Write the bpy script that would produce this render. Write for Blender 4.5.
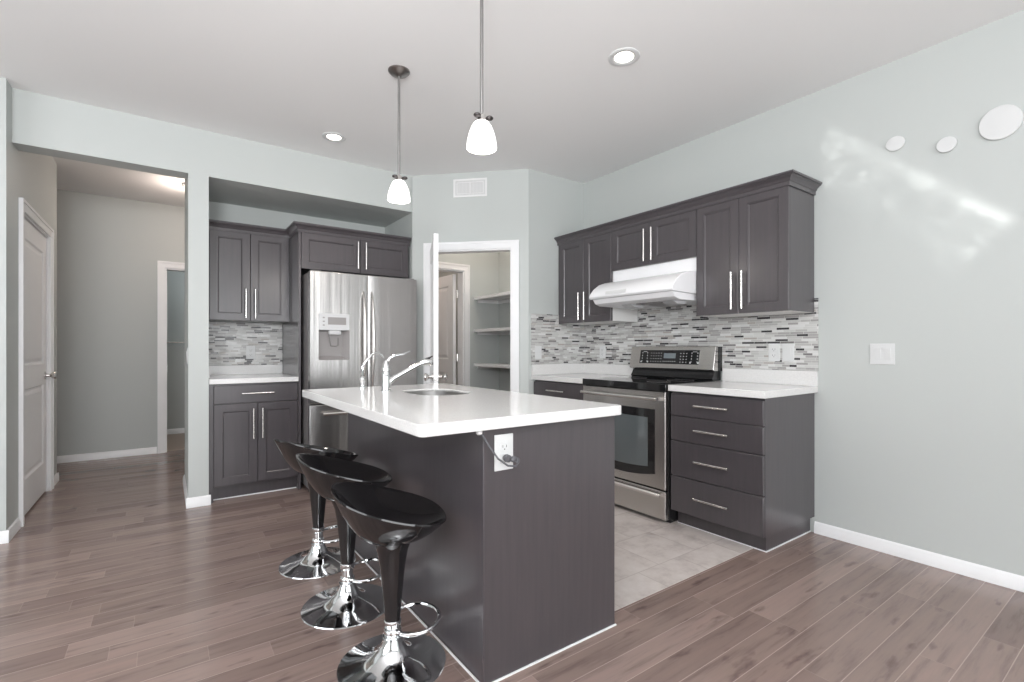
import bpy, bmesh, math, random
from math import sin, cos, pi, radians as R
from mathutils import Vector, Matrix
random.seed(7)
C = bpy.context.scene.collection
SC = bpy.context.scene
for o in list(bpy.data.objects): bpy.data.objects.remove(o)

# ---------------------------------------------------------------- camera, world, window light, exposure
FPX = 486.67
cam_d = bpy.data.cameras.new('camera'); cam = bpy.data.objects.new('camera', cam_d); C.objects.link(cam)
cam.location = (0, 0, 1.15); cam.rotation_euler = (R(90), 0, R(-35.47))
cam_d.sensor_width = 36; cam_d.lens = FPX / 1024 * 36; cam_d.shift_y = 8.1 / 1024
cam_d.clip_start = .05
SC.camera = cam
SC.view_settings.view_transform = 'Standard'; SC.view_settings.look = 'None'
SC.view_settings.gamma = 1; SC.view_settings.use_curve_mapping = False
SC.view_settings.exposure = 0.04
W = bpy.data.worlds.new('world'); SC.world = W; W.use_nodes = True
W.node_tree.nodes['Background'].inputs[0].default_value = (.85, .93, 1, 1)
W.node_tree.nodes['Background'].inputs[1].default_value = 1.0

def area(name, loc, rot, sx, sy, power, col=(1, 1, 1)):
    l = bpy.data.lights.new(name, 'AREA'); l.shape = 'RECTANGLE'; l.size = sx; l.size_y = sy
    l.energy = power; l.color = col
    o = bpy.data.objects.new(name, l); C.objects.link(o); o.location = loc; o.rotation_euler = rot
    return o
# daylight entering by the glazing behind and to the left of the camera
area('daylight_rear', (.3, -3.55, 1.35), (R(90), 0, 0), 4.6, 2.1, 118, (.975, .988, 1))
area('daylight_side', (-3.75, .6, 1.4), (R(90), 0, R(-90)), 4.2, 1.9, 74, (.965, .985, 1))
area('ceiling_fill', (-.9, -.9, 1.75), Vector((.10, .42, .90)).to_track_quat('-Z', 'Y').to_euler(), .9, .9, 170, (.96, .98, 1))  # added upward fill lamp behind the camera, brightens the ceiling

def point(name, loc, power, col, rad=.05):
    l = bpy.data.lights.new(name, 'POINT'); l.energy = power; l.color = col; l.shadow_soft_size = rad
    o = bpy.data.objects.new(name, l); C.objects.link(o); o.location = loc
    return o

# ---------------------------------------------------------------- dimensions of the place
XR = 3.317; YF = 4.23; YC = 3.45; ZC = 2.76; XL = -.77; YN = 4.93; DK = 6.09; ZN = 2.425

# ---------------------------------------------------------------- materials
class NT:
    def __init__(s, name):
        s.m = bpy.data.materials.new(name); s.m.use_nodes = True; s.t = s.m.node_tree
        s.b = s.t.nodes['Principled BSDF']
    def n(s, typ, **kw):
        k = s.t.nodes.new(typ)
        for a, v in kw.items(): setattr(k, a, v)
        return k
    def l(s, a, b): s.t.links.new(a, b)
    def math(s, op, a, b=None, c=None):
        k = s.n('ShaderNodeMath', operation=op)
        for i, v in enumerate((a, b, c)):
            if v is None: continue
            if isinstance(v, (int, float)): k.inputs[i].default_value = v
            else: s.l(v, k.inputs[i])
        return k.outputs[0]
    def coord(s):
        return s.n('ShaderNodeTexCoord').outputs['Object']
    def sep(s, v):
        k = s.n('ShaderNodeSeparateXYZ'); s.l(v, k.inputs[0]); return k.outputs
    def comb(s, x=0, y=0, z=0):
        k = s.n('ShaderNodeCombineXYZ')
        for i, v in enumerate((x, y, z)):
            if isinstance(v, (int, float)): k.inputs[i].default_value = v
            else: s.l(v, k.inputs[i])
        return k.outputs[0]
    def white(s, v):
        k = s.n('ShaderNodeTexWhiteNoise', noise_dimensions='3D'); s.l(v, k.inputs[0]); return k.outputs[0]
    def noise(s, v, scale=5, detail=3, rough=.5):
        k = s.n('ShaderNodeTexNoise'); s.l(v, k.inputs['Vector']); k.inputs['Scale'].default_value = scale
        k.inputs['Detail'].default_value = detail; k.inputs['Roughness'].default_value = rough
        return k.outputs[0]
    def ramp(s, f, stops, const=False):
        k = s.n('ShaderNodeValToRGB'); r = k.color_ramp
        if const: r.interpolation = 'CONSTANT'
        while len(r.elements) < len(stops): r.elements.new(.5)
        for e, (p, c) in zip(r.elements, stops): e.position = p; e.color = (*c, 1)
        s.l(f, k.inputs[0]); return k.outputs[0]
    def mix(s, f, a, b, mode='MIX'):
        k = s.n('ShaderNodeMix', data_type='RGBA', blend_type=mode)
        if isinstance(f, (int, float)): k.inputs[0].default_value = f
        else: s.l(f, k.inputs[0])
        for i, v in ((6, a), (7, b)):
            if isinstance(v, tuple): k.inputs[i].default_value = (*v, 1)
            else: s.l(v, k.inputs[i])
        return k.outputs[2]
    def bump(s, h, strength=.2, dist=.002):
        k = s.n('ShaderNodeBump'); k.inputs['Strength'].default_value = strength; k.inputs['Distance'].default_value = dist
        s.l(h, k.inputs['Height']); s.l(k.outputs[0], s.b.inputs['Normal'])
    def base(s, c):
        if isinstance(c, tuple): s.b.inputs['Base Color'].default_value = (*c, 1)
        else: s.l(c, s.b.inputs['Base Color'])

def srgb(r, g, b):
    f = lambda c: (c / 255 / 12.92) if c / 255 <= .04045 else ((c / 255 + .055) / 1.055) ** 2.4
    return (f(r), f(g), f(b))

def simple(name, col, rough=.5, metal=0, spec=.5, emis=None, es=0, nz=None):
    k = NT(name); k.b.inputs['Roughness'].default_value = rough; k.b.inputs['Metallic'].default_value = metal
    k.b.inputs['Specular IOR Level'].default_value = spec
    n = k.noise(k.coord(), nz or 6, 3)
    k.base(k.mix(n, tuple(c * .97 for c in col), tuple(min(1, c * 1.03) for c in col)))
    if emis: k.b.inputs['Emission Color'].default_value = (*emis, 1); k.b.inputs['Emission Strength'].default_value = es
    return k.m

def paint(name, col, rough=.6):
    k = NT(name); k.b.inputs['Roughness'].default_value = rough; k.base(col)
    k.b.inputs['Specular IOR Level'].default_value = .35
    k.bump(k.noise(k.coord(), 260, 2), .08, .001); return k.m

M = {}
M['wall'] = paint('wall_paint', srgb(190, 194, 192), .5)
M['ceiling'] = paint('ceiling_paint', srgb(238, 238, 238), .85)
M['trim'] = simple('white_trim_paint', srgb(236, 236, 237), .35)
M['door'] = simple('white_door_paint', srgb(240, 240, 241), .38)
M['plate'] = simple('white_plastic', srgb(212, 213, 213), .35)
M['quartz'] = None
k = NT('white_quartz'); k.b.inputs['Roughness'].default_value = .12
k.base(k.ramp(k.noise(k.coord(), 180, 2), [(.35, srgb(218, 217, 216)), (.6, srgb(226, 225, 224))])); M['quartz'] = k.m

def cabmat(name, a, b, rough, horiz=False):
    k = NT(name); x, y, z = k.sep(k.coord())
    v = k.comb(k.math('MULTIPLY', x, 30 if not horiz else 2), k.math('MULTIPLY', y, 30), k.math('MULTIPLY', z, 2 if not horiz else 30))
    n = k.noise(v, 1.6, 5, .6)
    k.base(k.ramp(n, [(.3, a), (.7, b)])); k.b.inputs['Roughness'].default_value = rough
    k.bump(n, .05, .001)
    k.b.inputs['Coat Weight'].default_value = .4; k.b.inputs['Coat Roughness'].default_value = .22
    return k.m
M['cab'] = cabmat('dark_stained_wood', srgb(70, 66, 69), srgb(77, 72, 75), .28)
M['cab_in'] = simple('black_recess', (.012, .012, .014), .6)
M['melamine'] = simple('white_melamine', srgb(232, 231, 229), .45)

def steelmat(name, col, rough, vertical=True):
    k = NT(name); x, y, z = k.sep(k.coord())
    v = k.comb(k.math('MULTIPLY', x, 400 if vertical else 3), k.math('MULTIPLY', y, 400 if vertical else 3), k.math('MULTIPLY', z, 2 if vertical else 400))
    n = k.noise(v, 1, 2)
    k.base(k.ramp(n, [(.3, tuple(c * .93 for c in col)), (.7, tuple(min(1, c * 1.06) for c in col))]))
    k.b.inputs['Metallic'].default_value = 1; k.b.inputs['Roughness'].default_value = rough
    if vertical:
        lf = k.noise(k.comb(k.math('MULTIPLY', x, 16), 0, k.math('MULTIPLY', z, .5)), 1, 2)
        k.bump(k.math('ADD', k.math('MULTIPLY', n, .02), lf), .35, .006)
    else: k.bump(n, .03, .0005)
    return k.m
M['steel'] = steelmat('brushed_stainless_steel', (.48, .468, .46), .26)
M['steel_h'] = steelmat('brushed_stainless_steel_flat', (.60, .58, .56), .27, False)
M['nickel'] = simple('brushed_nickel', (.72, .70, .68), .25, 1)
M['sink'] = simple('satin_sink_steel', (.46, .45, .44), .32, 1)
M['rod'] = simple('satin_nickel_rod', (.34, .335, .33), .4, 1)
M['screw'] = simple('dark_bronze_screw', (.10, .09, .09), .35, 1)
M['dark_nickel'] = simple('dark_nickel', (.30, .28, .27), .3, 1)
M['chrome'] = simple('polished_chrome', (.82, .83, .84), .06, 1)
M['dispgrey'] = simple('dispenser_grey_plastic', srgb(150, 146, 145), .35)
M['displight'] = simple('dispenser_panel_silver', srgb(205, 205, 206), .3)
M['fridge_side'] = simple('grey_painted_steel', srgb(120, 116, 116), .4)
M['blackglass'] = simple('black_glass', (.010, .010, .011), .05, 0, .7)
M['ovenglass'] = simple('oven_window_glass', (.11, .125, .13), .05, 0, .9)  # teal-grey reflection put into the pane's base colour
M['black'] = simple('black_enamel', (.015, .015, .016), .25)
M['gloss_black'] = simple('glossy_black_plastic', (.012, .011, .012), .07, 0, .7)
M['hood'] = simple('white_enamel', srgb(238, 238, 240), .25)
M['lens'] = simple('clear_light_cover', srgb(190, 190, 192), .2)
M['cord'] = simple('grey_cord', srgb(88, 88, 92), .45)
M['slot'] = simple('dark_slot', (.03, .03, .03), .6)
M['legend'] = simple('pale_panel_print', srgb(205, 205, 205), .5)
M['display'] = simple('grey_display', srgb(120, 128, 132), .3)
M['bath_floor'] = simple('tan_vinyl_floor', srgb(168, 150, 138), .4)
M['shade'] = simple('glowing_frosted_glass', (.95, .94, .92), .3, 0, .5, (1, .97, .93), 1.3)
M['can_lens'] = simple('glowing_lamp_lens', (1, 1, 1), .4, 0, .5, (1, .93, .84), 6)
M['hall_glass'] = simple('glowing_hall_glass', (1, 1, 1), .4, 0, .5, (1, .80, .66), 2.5)
M['vent'] = simple('white_vent_paint', srgb(228, 228, 228), .45)
M['ventback'] = simple('vent_damper_grey', srgb(206, 206, 206), .6)

# wood floor: planks along X
k = NT('hardwood_planks'); k.b.inputs['Roughness'].default_value = .2
x, y, z = k.sep(k.coord())
PW = .108
ry = k.math('DIVIDE', k.math('SUBTRACT', y, 1.466), PW); row = k.math('FLOOR', ry); fy = k.math('FRACT', ry)
off = k.white(k.comb(row, 3.1, 0))
rx = k.math('ADD', k.math('DIVIDE', x, .95), k.math('MULTIPLY', off, 7.0)); col = k.math('FLOOR', rx); fx = k.math('FRACT', rx)
rnd = k.white(k.comb(row, col, 1.7))
tone = k.ramp(rnd, [(0, srgb(125, 107, 101)), (.3, srgb(136, 118, 111)), (.65, srgb(142, 123, 116)), (1, srgb(151, 132, 125))])
gv = k.comb(k.math('MULTIPLY', x, 1.2), k.math('MULTIPLY', y, 14), k.math('MULTIPLY', rnd, 40))
grain = k.noise(gv, 2.2, 6, .62)
c1 = k.mix(.75, tone, k.ramp(grain, [(.3, (.62, .60, .60)), (.48, (1, 1, 1)), (.72, (1.16, 1.13, 1.12))]), 'MULTIPLY')
kn = k.noise(k.comb(k.math('MULTIPLY', x, 3.2), k.math('MULTIPLY', y, 11), k.math('MULTIPLY', rnd, 9)), 1.5, 3, .5)
c2 = k.mix(k.ramp(kn, [(.62, (0, 0, 0)), (.74, (.65, .65, .65))]), c1, srgb(78, 62, 60))
ey = k.math('MINIMUM', fy, k.math('SUBTRACT', 1, fy)); ex = k.math('MINIMUM', fx, k.math('SUBTRACT', 1, fx))
gy = k.math('LESS_THAN', ey, .014); gx = k.math('MULTIPLY', k.math('LESS_THAN', ex, .0013), .4)
seam_sheen = k.math('MAXIMUM', gy, gx)
k.base(k.mix(k.math('MULTIPLY', seam_sheen, .6), c2, srgb(186, 168, 160)))  # plank seams coloured lighter: bevel highlights painted into the wood
hh = k.math('MINIMUM', k.math('MULTIPLY', ey, 18), 1)
k.bump(k.math('ADD', hh, k.math('MULTIPLY', grain, .25)), .25, .0012)
k.l(k.ramp(grain, [(.3, (.24, .24, .24)), (.7, (.16, .16, .16))]), k.b.inputs['Roughness'])
M['wood'] = k.m

# kitchen tile
k = NT('stone_look_tile'); k.b.inputs['Roughness'].default_value = .25
x, y, z = k.sep(k.coord())
TS = .33
ry = k.math('DIVIDE', k.math('SUBTRACT', y, 1.33), TS); row = k.math('FLOOR', ry); fy = k.math('FRACT', ry)
rx = k.math('ADD', k.math('DIVIDE', x, TS * 1.0), k.math('MULTIPLY', k.math('MODULO', row, 2), .5)); col = k.math('FLOOR', rx); fx = k.math('FRACT', rx)
rnd = k.white(k.comb(row, col, 0))
n = k.noise(k.comb(k.math('ADD', x, k.math('MULTIPLY', rnd, 5)), y, rnd), 5, 6, .65)
tc = k.ramp(n, [(.3, srgb(176, 166, 162)), (.5, srgb(206, 197, 192)), (.7, srgb(219, 212, 208))])
ey = k.math('MINIMUM', fy, k.math('SUBTRACT', 1, fy)); ex = k.math('MINIMUM', fx, k.math('SUBTRACT', 1, fx))
g = k.math('LESS_THAN', k.math('MINIMUM', ex, ey), .009)
k.base(k.mix(k.math('MULTIPLY', g, .55), tc, srgb(176, 166, 160))); M['tile'] = k.m

# glass mosaic
k = NT('glass_strip_mosaic'); x, y, z = k.sep(k.coord())
h = k.math('SUBTRACT', y, x)
RH = .0152
rz = k.math('DIVIDE', z, RH); row = k.math('FLOOR', rz); fz = k.math('FRACT', rz)
r1 = k.white(k.comb(row, 1.3, 0)); r2 = k.white(k.comb(row, 7.7, 2))
wd = k.math('ADD', .045, k.math('MULTIPLY', r2, .055))
rx = k.math('ADD', k.math('DIVIDE', h, wd), k.math('MULTIPLY', r1, 9)); col = k.math('FLOOR', rx); fx = k.math('FRACT', rx)
rnd = k.white(k.comb(row, col, .5))
cc = k.ramp(rnd, [(0, srgb(58, 56, 59)), (.10, srgb(118, 115, 115)), (.16, srgb(158, 156, 155)), (.33, srgb(178, 177, 175)), (.58, srgb(194, 194, 192)), (.82, srgb(208, 208, 207)), (.94, srgb(170, 165, 160))], True)
gz = k.math('LESS_THAN', k.math('MINIMUM', fz, k.math('SUBTRACT', 1, fz)), .06)
gx = k.math('LESS_THAN', k.math('MINIMUM', fx, k.math('SUBTRACT', 1, fx)), .012)
k.base(k.mix(k.math('MAXIMUM', gz, gx), cc, srgb(214, 213, 210)))
k.l(k.math('ADD', .1, k.math('MULTIPLY', k.white(k.comb(row, col, 4)), .35)), k.b.inputs['Roughness']); M['mosaic'] = k.m

# ---------------------------------------------------------------- mesh helpers
class MB:
    def __init__(s): s.v = []; s.f = []; s.mi = []; s.cur = 0; s.T = None
    def add(s, vs, fs):
        b = len(s.v)
        if s.T is not None: vs = [tuple(s.T @ Vector(v)) for v in vs]
        s.v += [tuple(v) for v in vs]; s.f += [tuple(b + i for i in f) for f in fs]; s.mi += [s.cur] * len(fs); return s
    def box(s, x0, x1, y0, y1, z0, z1):
        vs = [(x0, y0, z0), (x1, y0, z0), (x1, y1, z0), (x0, y1, z0), (x0, y0, z1), (x1, y0, z1), (x1, y1, z1), (x0, y1, z1)]
        return s.add(vs, [(0, 3, 2, 1), (4, 5, 6, 7), (0, 1, 5, 4), (1, 2, 6, 5), (2, 3, 7, 6), (3, 0, 4, 7)])
    def prism(s, pts, a, b, axis='z'):
        """polygon pts extruded from a to b; axis z: (x,y); axis x: pts=(y,z); axis y: pts=(x,z)"""
        n = len(pts)
        f = {'z': lambda p, t: (p[0], p[1], t), 'x': lambda p, t: (t, p[0], p[1]), 'y': lambda p, t: (p[0], t, p[1])}[axis]
        vs = [f(p, a) for p in pts] + [f(p, b) for p in pts]
        fs = [tuple(range(n))[::-1], tuple(range(n, 2 * n))] + [(i, (i + 1) % n, n + (i + 1) % n, n + i) for i in range(n)]
        return s.add(vs, fs)
    def lathe(s, prof, c=(0, 0, 0), n=32, axis='z', cap=True):
        vs = []; fs = []
        for r, h in prof:
            for i in range(n):
                a = 2 * pi * i / n; p = (r * cos(a), r * sin(a), h)
                if axis == 'y': p = (p[0], p[2], p[1])
                if axis == 'x': p = (p[2], p[0], p[1])
                vs.append((p[0] + c[0], p[1] + c[1], p[2] + c[2]))
        for j in range(len(prof) - 1):
            for i in range(n): fs.append((j * n + i, j * n + (i + 1) % n, (j + 1) * n + (i + 1) % n, (j + 1) * n + i))
        if cap:
            fs.append(tuple(range(n))[::-1]); m = (len(prof) - 1) * n; fs.append(tuple(range(m, m + n)))
        return s.add(vs, fs)
    def tube(s, pts, r, n=10, closed=False):
        pts = [Vector(p) for p in pts]; m = len(pts); rs = r if isinstance(r, (list, tuple)) else [r] * m
        vs = []; fs = []; prev = None
        for i, p in enumerate(pts):
            if closed: d = (pts[(i + 1) % m] - pts[i - 1]).normalized()
            else: d = (pts[min(i + 1, m - 1)] - pts[max(i - 1, 0)]).normalized()
            if prev is None:
                u = d.orthogonal().normalized()
            else:
                u = (prev - d * prev.dot(d)).normalized()
            prev = u; w = d.cross(u)
            for q in range(n):
                a = 2 * pi * q / n; vs.append(p + (u * cos(a) + w * sin(a)) * rs[i])
        for j in range(m if closed else m - 1):
            for q in range(n):
                j2 = (j + 1) % m
                fs.append((j * n + q, j * n + (q + 1) % n, j2 * n + (q + 1) % n, j2 * n + q))
        if not closed: fs.append(tuple(range(n))[::-1]); fs.append(tuple(range((m - 1) * n, m * n)))
        return s.add(vs, fs)
    def rings(s, x0, x1, z0, z1, y, prof, flip=1):
        """concentric rectangles in the XZ plane facing -y; prof = [(inset, depth)]; last ring is filled"""
        vs = []; fs = []
        for ins, dp in prof:
            yy = y + dp * flip
            vs += [(x0 + ins, yy, z0 + ins), (x1 - ins, yy, z0 + ins), (x1 - ins, yy, z1 - ins), (x0 + ins, yy, z1 - ins)]
        for j in range(len(prof) - 1):
            for i in range(4): fs.append((j * 4 + i, j * 4 + (i + 1) % 4, j * 4 + 4 + (i + 1) % 4, j * 4 + 4 + i))
        m = (len(prof) - 1) * 4; fs.append((m, m + 1, m + 2, m + 3))
        return s.add(vs, fs)
    def sphere(s, c, rx, ry, rz, n=16, m=10):
        prof = [(max(1e-4, sin(pi * j / m)), -cos(pi * j / m)) for j in range(m + 1)]
        vs = []; fs = []
        for r, h in prof:
            for i in range(n): vs.append((c[0] + rx * r * cos(2 * pi * i / n), c[1] + ry * r * sin(2 * pi * i / n), c[2] + rz * h))
        for j in range(m):
            for i in range(n): fs.append((j * n + i, j * n + (i + 1) % n, (j + 1) * n + (i + 1) % n, (j + 1) * n + i))
        return s.add(vs, fs)
    def build(s, name, mats, parent=None, bevel=0, smooth=True, label=None):
        me = bpy.data.meshes.new(name); me.from_pydata(s.v, [], s.f)
        ms = mats if isinstance(mats, (list, tuple)) else [mats]
        for m in ms: me.materials.append(m)
        for p, i in zip(me.polygons, s.mi): p.material_index = i
        bm = bmesh.new(); bm.from_mesh(me); bmesh.ops.recalc_face_normals(bm, faces=bm.faces); bm.to_mesh(me); bm.free()
        if smooth:
            me.shade_smooth()
            try: me.set_sharp_from_angle(angle=R(34))
            except Exception: pass
        o = bpy.data.objects.new(name, me); C.objects.link(o)
        if parent: o.parent = parent
        if bevel:
            b = o.modifiers.new('bevel', 'BEVEL'); b.width = bevel; b.segments = 2; b.limit_method = 'ANGLE'; b.angle_limit = R(40)
        if label: o['label'] = label
        return o

def tag(o, label, cat, group=None):
    o['label'] = label; o['category'] = cat
    if group: o['group'] = group
    return o
def thing(name, label, cat, loc=(0, 0, 0), rz=0, group=None):
    o = bpy.data.objects.new(name, None); C.objects.link(o); o.location = loc; o.rotation_euler = (0, 0, rz)
    o.empty_display_size = .1
    return tag(o, label, cat, group)
def struct(name, mb, mat, bevel=0):
    o = mb.build(name, mat, bevel=bevel); o['kind'] = 'structure'; return o
def struct_root(name, loc=(0, 0, 0), rz=0):
    o = bpy.data.objects.new(name, None); C.objects.link(o); o.location = loc; o.rotation_euler = (0, 0, rz); o['kind'] = 'structure'; return o
def copy_tree(o, parent=None):
    c = o.copy(); C.objects.link(c)
    if parent: c.parent = parent
    for ch in list(o.children): copy_tree(ch, c)
    return c

# ---------------------------------------------------------------- structure
B = MB
struct('floor', MB().box(-3.9, XR + .12, -3.7, 6.8, -.1, 0), M['wood'])
struct('floor_tile', MB().box(1.25, XR - .002, 1.478, YC - .002, 0, .0015), M['tile'])
struct('floor_bathroom', MB().box(-.6, 1.6, 6.72, 8.1, 0, .003), M['bath_floor'])
MBt = MB().box(-3.9, XR + .12, -3.7, 8.2, ZC, ZC + .1)
struct('ceiling', MBt, M['ceiling'])
struct('wall_right', MB().box(XR, XR + .12, -3.7, 6.8, 0, ZC), M['wall'])
# back wall of the living room with a wide glazed opening, and the left one
wb = MB().box(-3.9, -2.1, -3.72, -3.6, 0, ZC).box(2.7, XR, -3.72, -3.6, 0, ZC).box(-2.1, 2.7, -3.72, -3.6, 2.45, ZC).box(-2.1, 2.7, -3.72, -3.6, 0, .25)
struct('wall_rear', wb, M['wall'])
wl = MB().box(-3.92, -3.8, -3.7, -1.6, 0, ZC).box(-3.92, -3.8, 2.8, 4.1, 0, ZC).box(-3.92, -3.8, -1.6, 2.8, 0, .4).box(-3.92, -3.8, -1.6, 2.8, 2.4, ZC)
struct('wall_side', wl, M['wall'])
for nm, root, bars in (('window_1', struct_root('window_1'), [(-2.1, -2.04), (-.55, -.49), (1.08, 1.14), (2.64, 2.7)]),):
    f = MB()
    for a, b in bars: f.box(a, b, -3.7, -3.62, .25, 2.45)
    f.box(-2.1, 2.7, -3.7, -3.62, .25, .31).box(-2.1, 2.7, -3.7, -3.62, 2.39, 2.45)
    f.build('window_frame', M['trim'], root)
root = struct_root('window_2'); f = MB()
for a in (-1.6, .55, 2.74): f.box(-3.9, -3.82, a, a + .06, .4, 2.4)
f.box(-3.9, -3.82, -1.6, 2.8, .4, .46).box(-3.9, -3.82, -1.6, 2.8, 2.34, 2.4)
f.build('window_frame', M['trim'], root)
# wall beside the hall door (with its doorway)
D0, D1 = 4.47, 5.40
w = MB().box(XL - .12, XL, 4.1, D0, 0, ZC).box(XL - .12, XL, D1, 5.76, 0, ZC).box(XL - .12, XL, D0, D1, 2.06, ZC)
struct('wall_left', w, M['wall'])
struct('wall_front_left', MB().box(-3.8, XL - .12, 4.1, 4.22, 0, ZC), M['wall'])
struct('wall_closet', MB().box(-1.6, XL - .14, 4.24, 4.3, 0, ZC).box(-1.66, -1.6, 4.24, 6.0, 0, ZC), M['wall'])
# header over the hall, pillar, fridge alcove
struct('wall_header', MB().box(XL, .136, YF, YF + .16, ZN, ZC), M['wall'])
struct('wall_pillar', MB().box(.136, .262, YF, YN + .12, 0, ZC), M['wall'])
struct('wall_soffit', MB().box(.262, 1.86, YF, YN, ZN, ZC), M['wall'])
P0, P1 = 2.06, 2.826
struct('wall_back', MB().box(.262, P0, YN, YN + .12, 0, ZC).box(P0, P1, YN, YN + .12, 2.06, ZC).box(P1, XR, YN, YN + .12, 0, ZC), M['wall'])
struct('wall_alcove_side', MB().prism([(1.875, YF - .013), (1.96, YF - .005), (1.96, YN), (1.875, YN)], 0, ZC).box(1.858, 1.8755, YF + .0, YN, ZN, ZC), M['wall'])
# diagonal pantry wall with doorway: local x along the wall from the left
ang = -pi / 4
diag = struct_root('wall_pantry', (1.87, DK - 1.87, 0), ang)
LD = (2.64 - 1.87) * math.sqrt(2)
O0, O1 = .185, .935       # door opening along the wall
dw = MB().prism([(0, 0), (O0, 0), (O0, .1), (.1, .1)], 0, ZC).prism([(O1, 0), (LD, 0), (LD - .04, .1), (O1, .1)], 0, ZC).box(O0, O1, 0, .1, 2.055, ZC)
dw.build('wall_surface', M['wall'], diag)
struct('wall_kitchen', MB().prism([(2.64, YC), (XR, YC), (XR, YC + .1), (2.68, YC + .1)], 0, ZC), M['wall'])
# hall back wall with the far doorway
struct('wall_hall', MB().box(-3.0, .0, 6.65, 6.77, 0, ZC).box(.0, .76, 6.65, 6.77, 2.055, ZC).box(.76, XR, 6.65, 6.77, 0, ZC), M['wall'])
struct('wall_hall_end', MB().box(-3.1, -3.0, 4.22, 6.77, 0, ZC), M['wall'])
struct('wall_bathroom', MB().box(-.6, 1.6, 8.02, 8.12, 0, ZC).box(-.7, -.6, 6.77, 8.12, 0, ZC).box(1.6, 1.7, 6.77, 8.12, 0, ZC), M['wall'])

# baseboards (profiled)
def bb_profile(t=.013, h=.072): return [(0, 0), (t, 0), (t, h * .62), (t * .7, h * .72), (t * .7, h * .8), (t * .35, h * .95), (0, h)]
def baseboard(name, a, b, mat=None):
    """runs from a to b on the floor with the room on the right-hand side of a->b"""
    a = Vector((*a, 0)); b = Vector((*b, 0)); d = (b - a); L = d.length; d.normalize()
    mb = MB(); mb.T = Matrix.Translation(a) @ Matrix.Rotation(math.atan2(d.y, d.x), 4, 'Z')
    mb.prism([(-p, q) for p, q in bb_profile()], 0, L, 'x')
    return struct(name, mb, M['trim'])
baseboard('baseboard_right', (XR, 1.383), (XR, -3.6))
baseboard('baseboard_left', (XL, 4.101), (XL, D0 - .09))
bl = baseboard('baseboard_left', (XL, D1 + .09), (XL, 5.759))
bs = MB(); 
baseboard('baseboard_corner', (-3.8, 4.1), (XL + .013, 4.1))
baseboard('baseboard_wall_end', (XL + .013, 5.76), (XL - .1, 5.76))
baseboard('baseboard_hall', (-3.0, 6.65), (-.075, 6.65))
baseboard('baseboard_pillar', (.123, YF), (.275, YF))
baseboard('baseboard_pillar', (.136, YN + .12), (.136, YF + .001))
baseboard('baseboard_bathroom', (-.6, 8.02), (1.6, 8.02))

# interior doors
def slab(mb, w, h, t, y0=0, panels=None):
    """two-panel moulded door leaf, x 0..w, y y0..y0+t, z 0..h"""
    st = .115
    panels = panels or [(.24, .86), (1.02, h - .13)]
    zs = [0.0] + [q for p in panels for q in p] + [h]
    mb.box(0, st, y0, y0 + t, 0, h).box(w - st, w, y0, y0 + t, 0, h)
    for i in range(0, len(zs), 2): mb.box(st, w - st, y0, y0 + t, zs[i], zs[i + 1])
    pr = [(0, 0), (.010, .010), (.024, .011), (.050, .002)]
    for a, b in panels:
        mb.rings(st, w - st, a, b, y0, pr, 1); mb.rings(st, w - st, a, b, y0 + t, pr, -1)
def knob(name, parent, x, z, y, s, mat):
    """door knob on face y sticking out in direction s (-1 toward -y)"""
    k = MB(); prof = [(.033, 0), (.033, .006), (.014, .010), (.011, .03), (.018, .038), (.028, .048), (.031, .058), (.026, .068), (.012, .073)]
    k.lathe([(r, y + s * h) for r, h in prof], (x, 0, z), 20, 'y'); return k.build(name, mat, parent)
def hinge(parent, x, z, y, name='hinge'):
    k = MB(); k.tube([(x, y, z - .045), (x, y, z + .045)], .007, 8); k.box(x - .018, x + .018, y + .001, y + .004, z - .043, z + .043)
    k.build(name, M['nickel'], parent)
def casing(w, h, cw=.07, t=.016, y=0, flip=-1):
    mb = MB(); y1 = y + flip * t; a, b = min(y, y1), max(y, y1)
    mb.prism([(-cw, 0), (0, 0), (0, h), (w, h), (w, 0), (w + cw, 0), (w + cw, h + cw), (-cw, h + cw)], a, b, 'y')
    y2 = y + flip * (t + .006); a, b = min(y1, y2), max(y1, y2)
    e = .02
    mb.prism([(-cw, 0), (-cw + e, 0), (-cw + e, h + cw - e), (w + cw - e, h + cw - e), (w + cw - e, 0), (w + cw, 0), (w + cw, h + cw), (-cw, h + cw)], a, b, 'y')
    return mb
def jamb(w, h, d, t=.012):
    return MB().box(0, t, 0, d, 0, h).box(w - t, w, 0, d, 0, h).box(t, w - t, 0, d, h - t, h)

# door 1: closed door in the left wall, front faces +x.  local x -> +y, local -y -> +x  (rz=+90)
d1 = struct_root('door_1', (XL, D0, 0), pi / 2)
w1 = D1 - D0
casing(w1, 2.06).build('door_casing', M['trim'], d1)
jamb(w1, 2.06, .12).build('door_jamb', M['trim'], d1)
leaf = MB(); leaf.T = Matrix.Translation((.016, .012, .014)); slab(leaf, w1 - .032, 2.028, .035); lf = leaf.build('door_leaf', M['door'], d1, smooth=False)
knob('door_knob', lf, w1 - .032 - .05, .94, .012, -1, M['nickel'])
for z in (.22, 1.05, 1.86): hinge(d1, .017, z, -.006)
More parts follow.
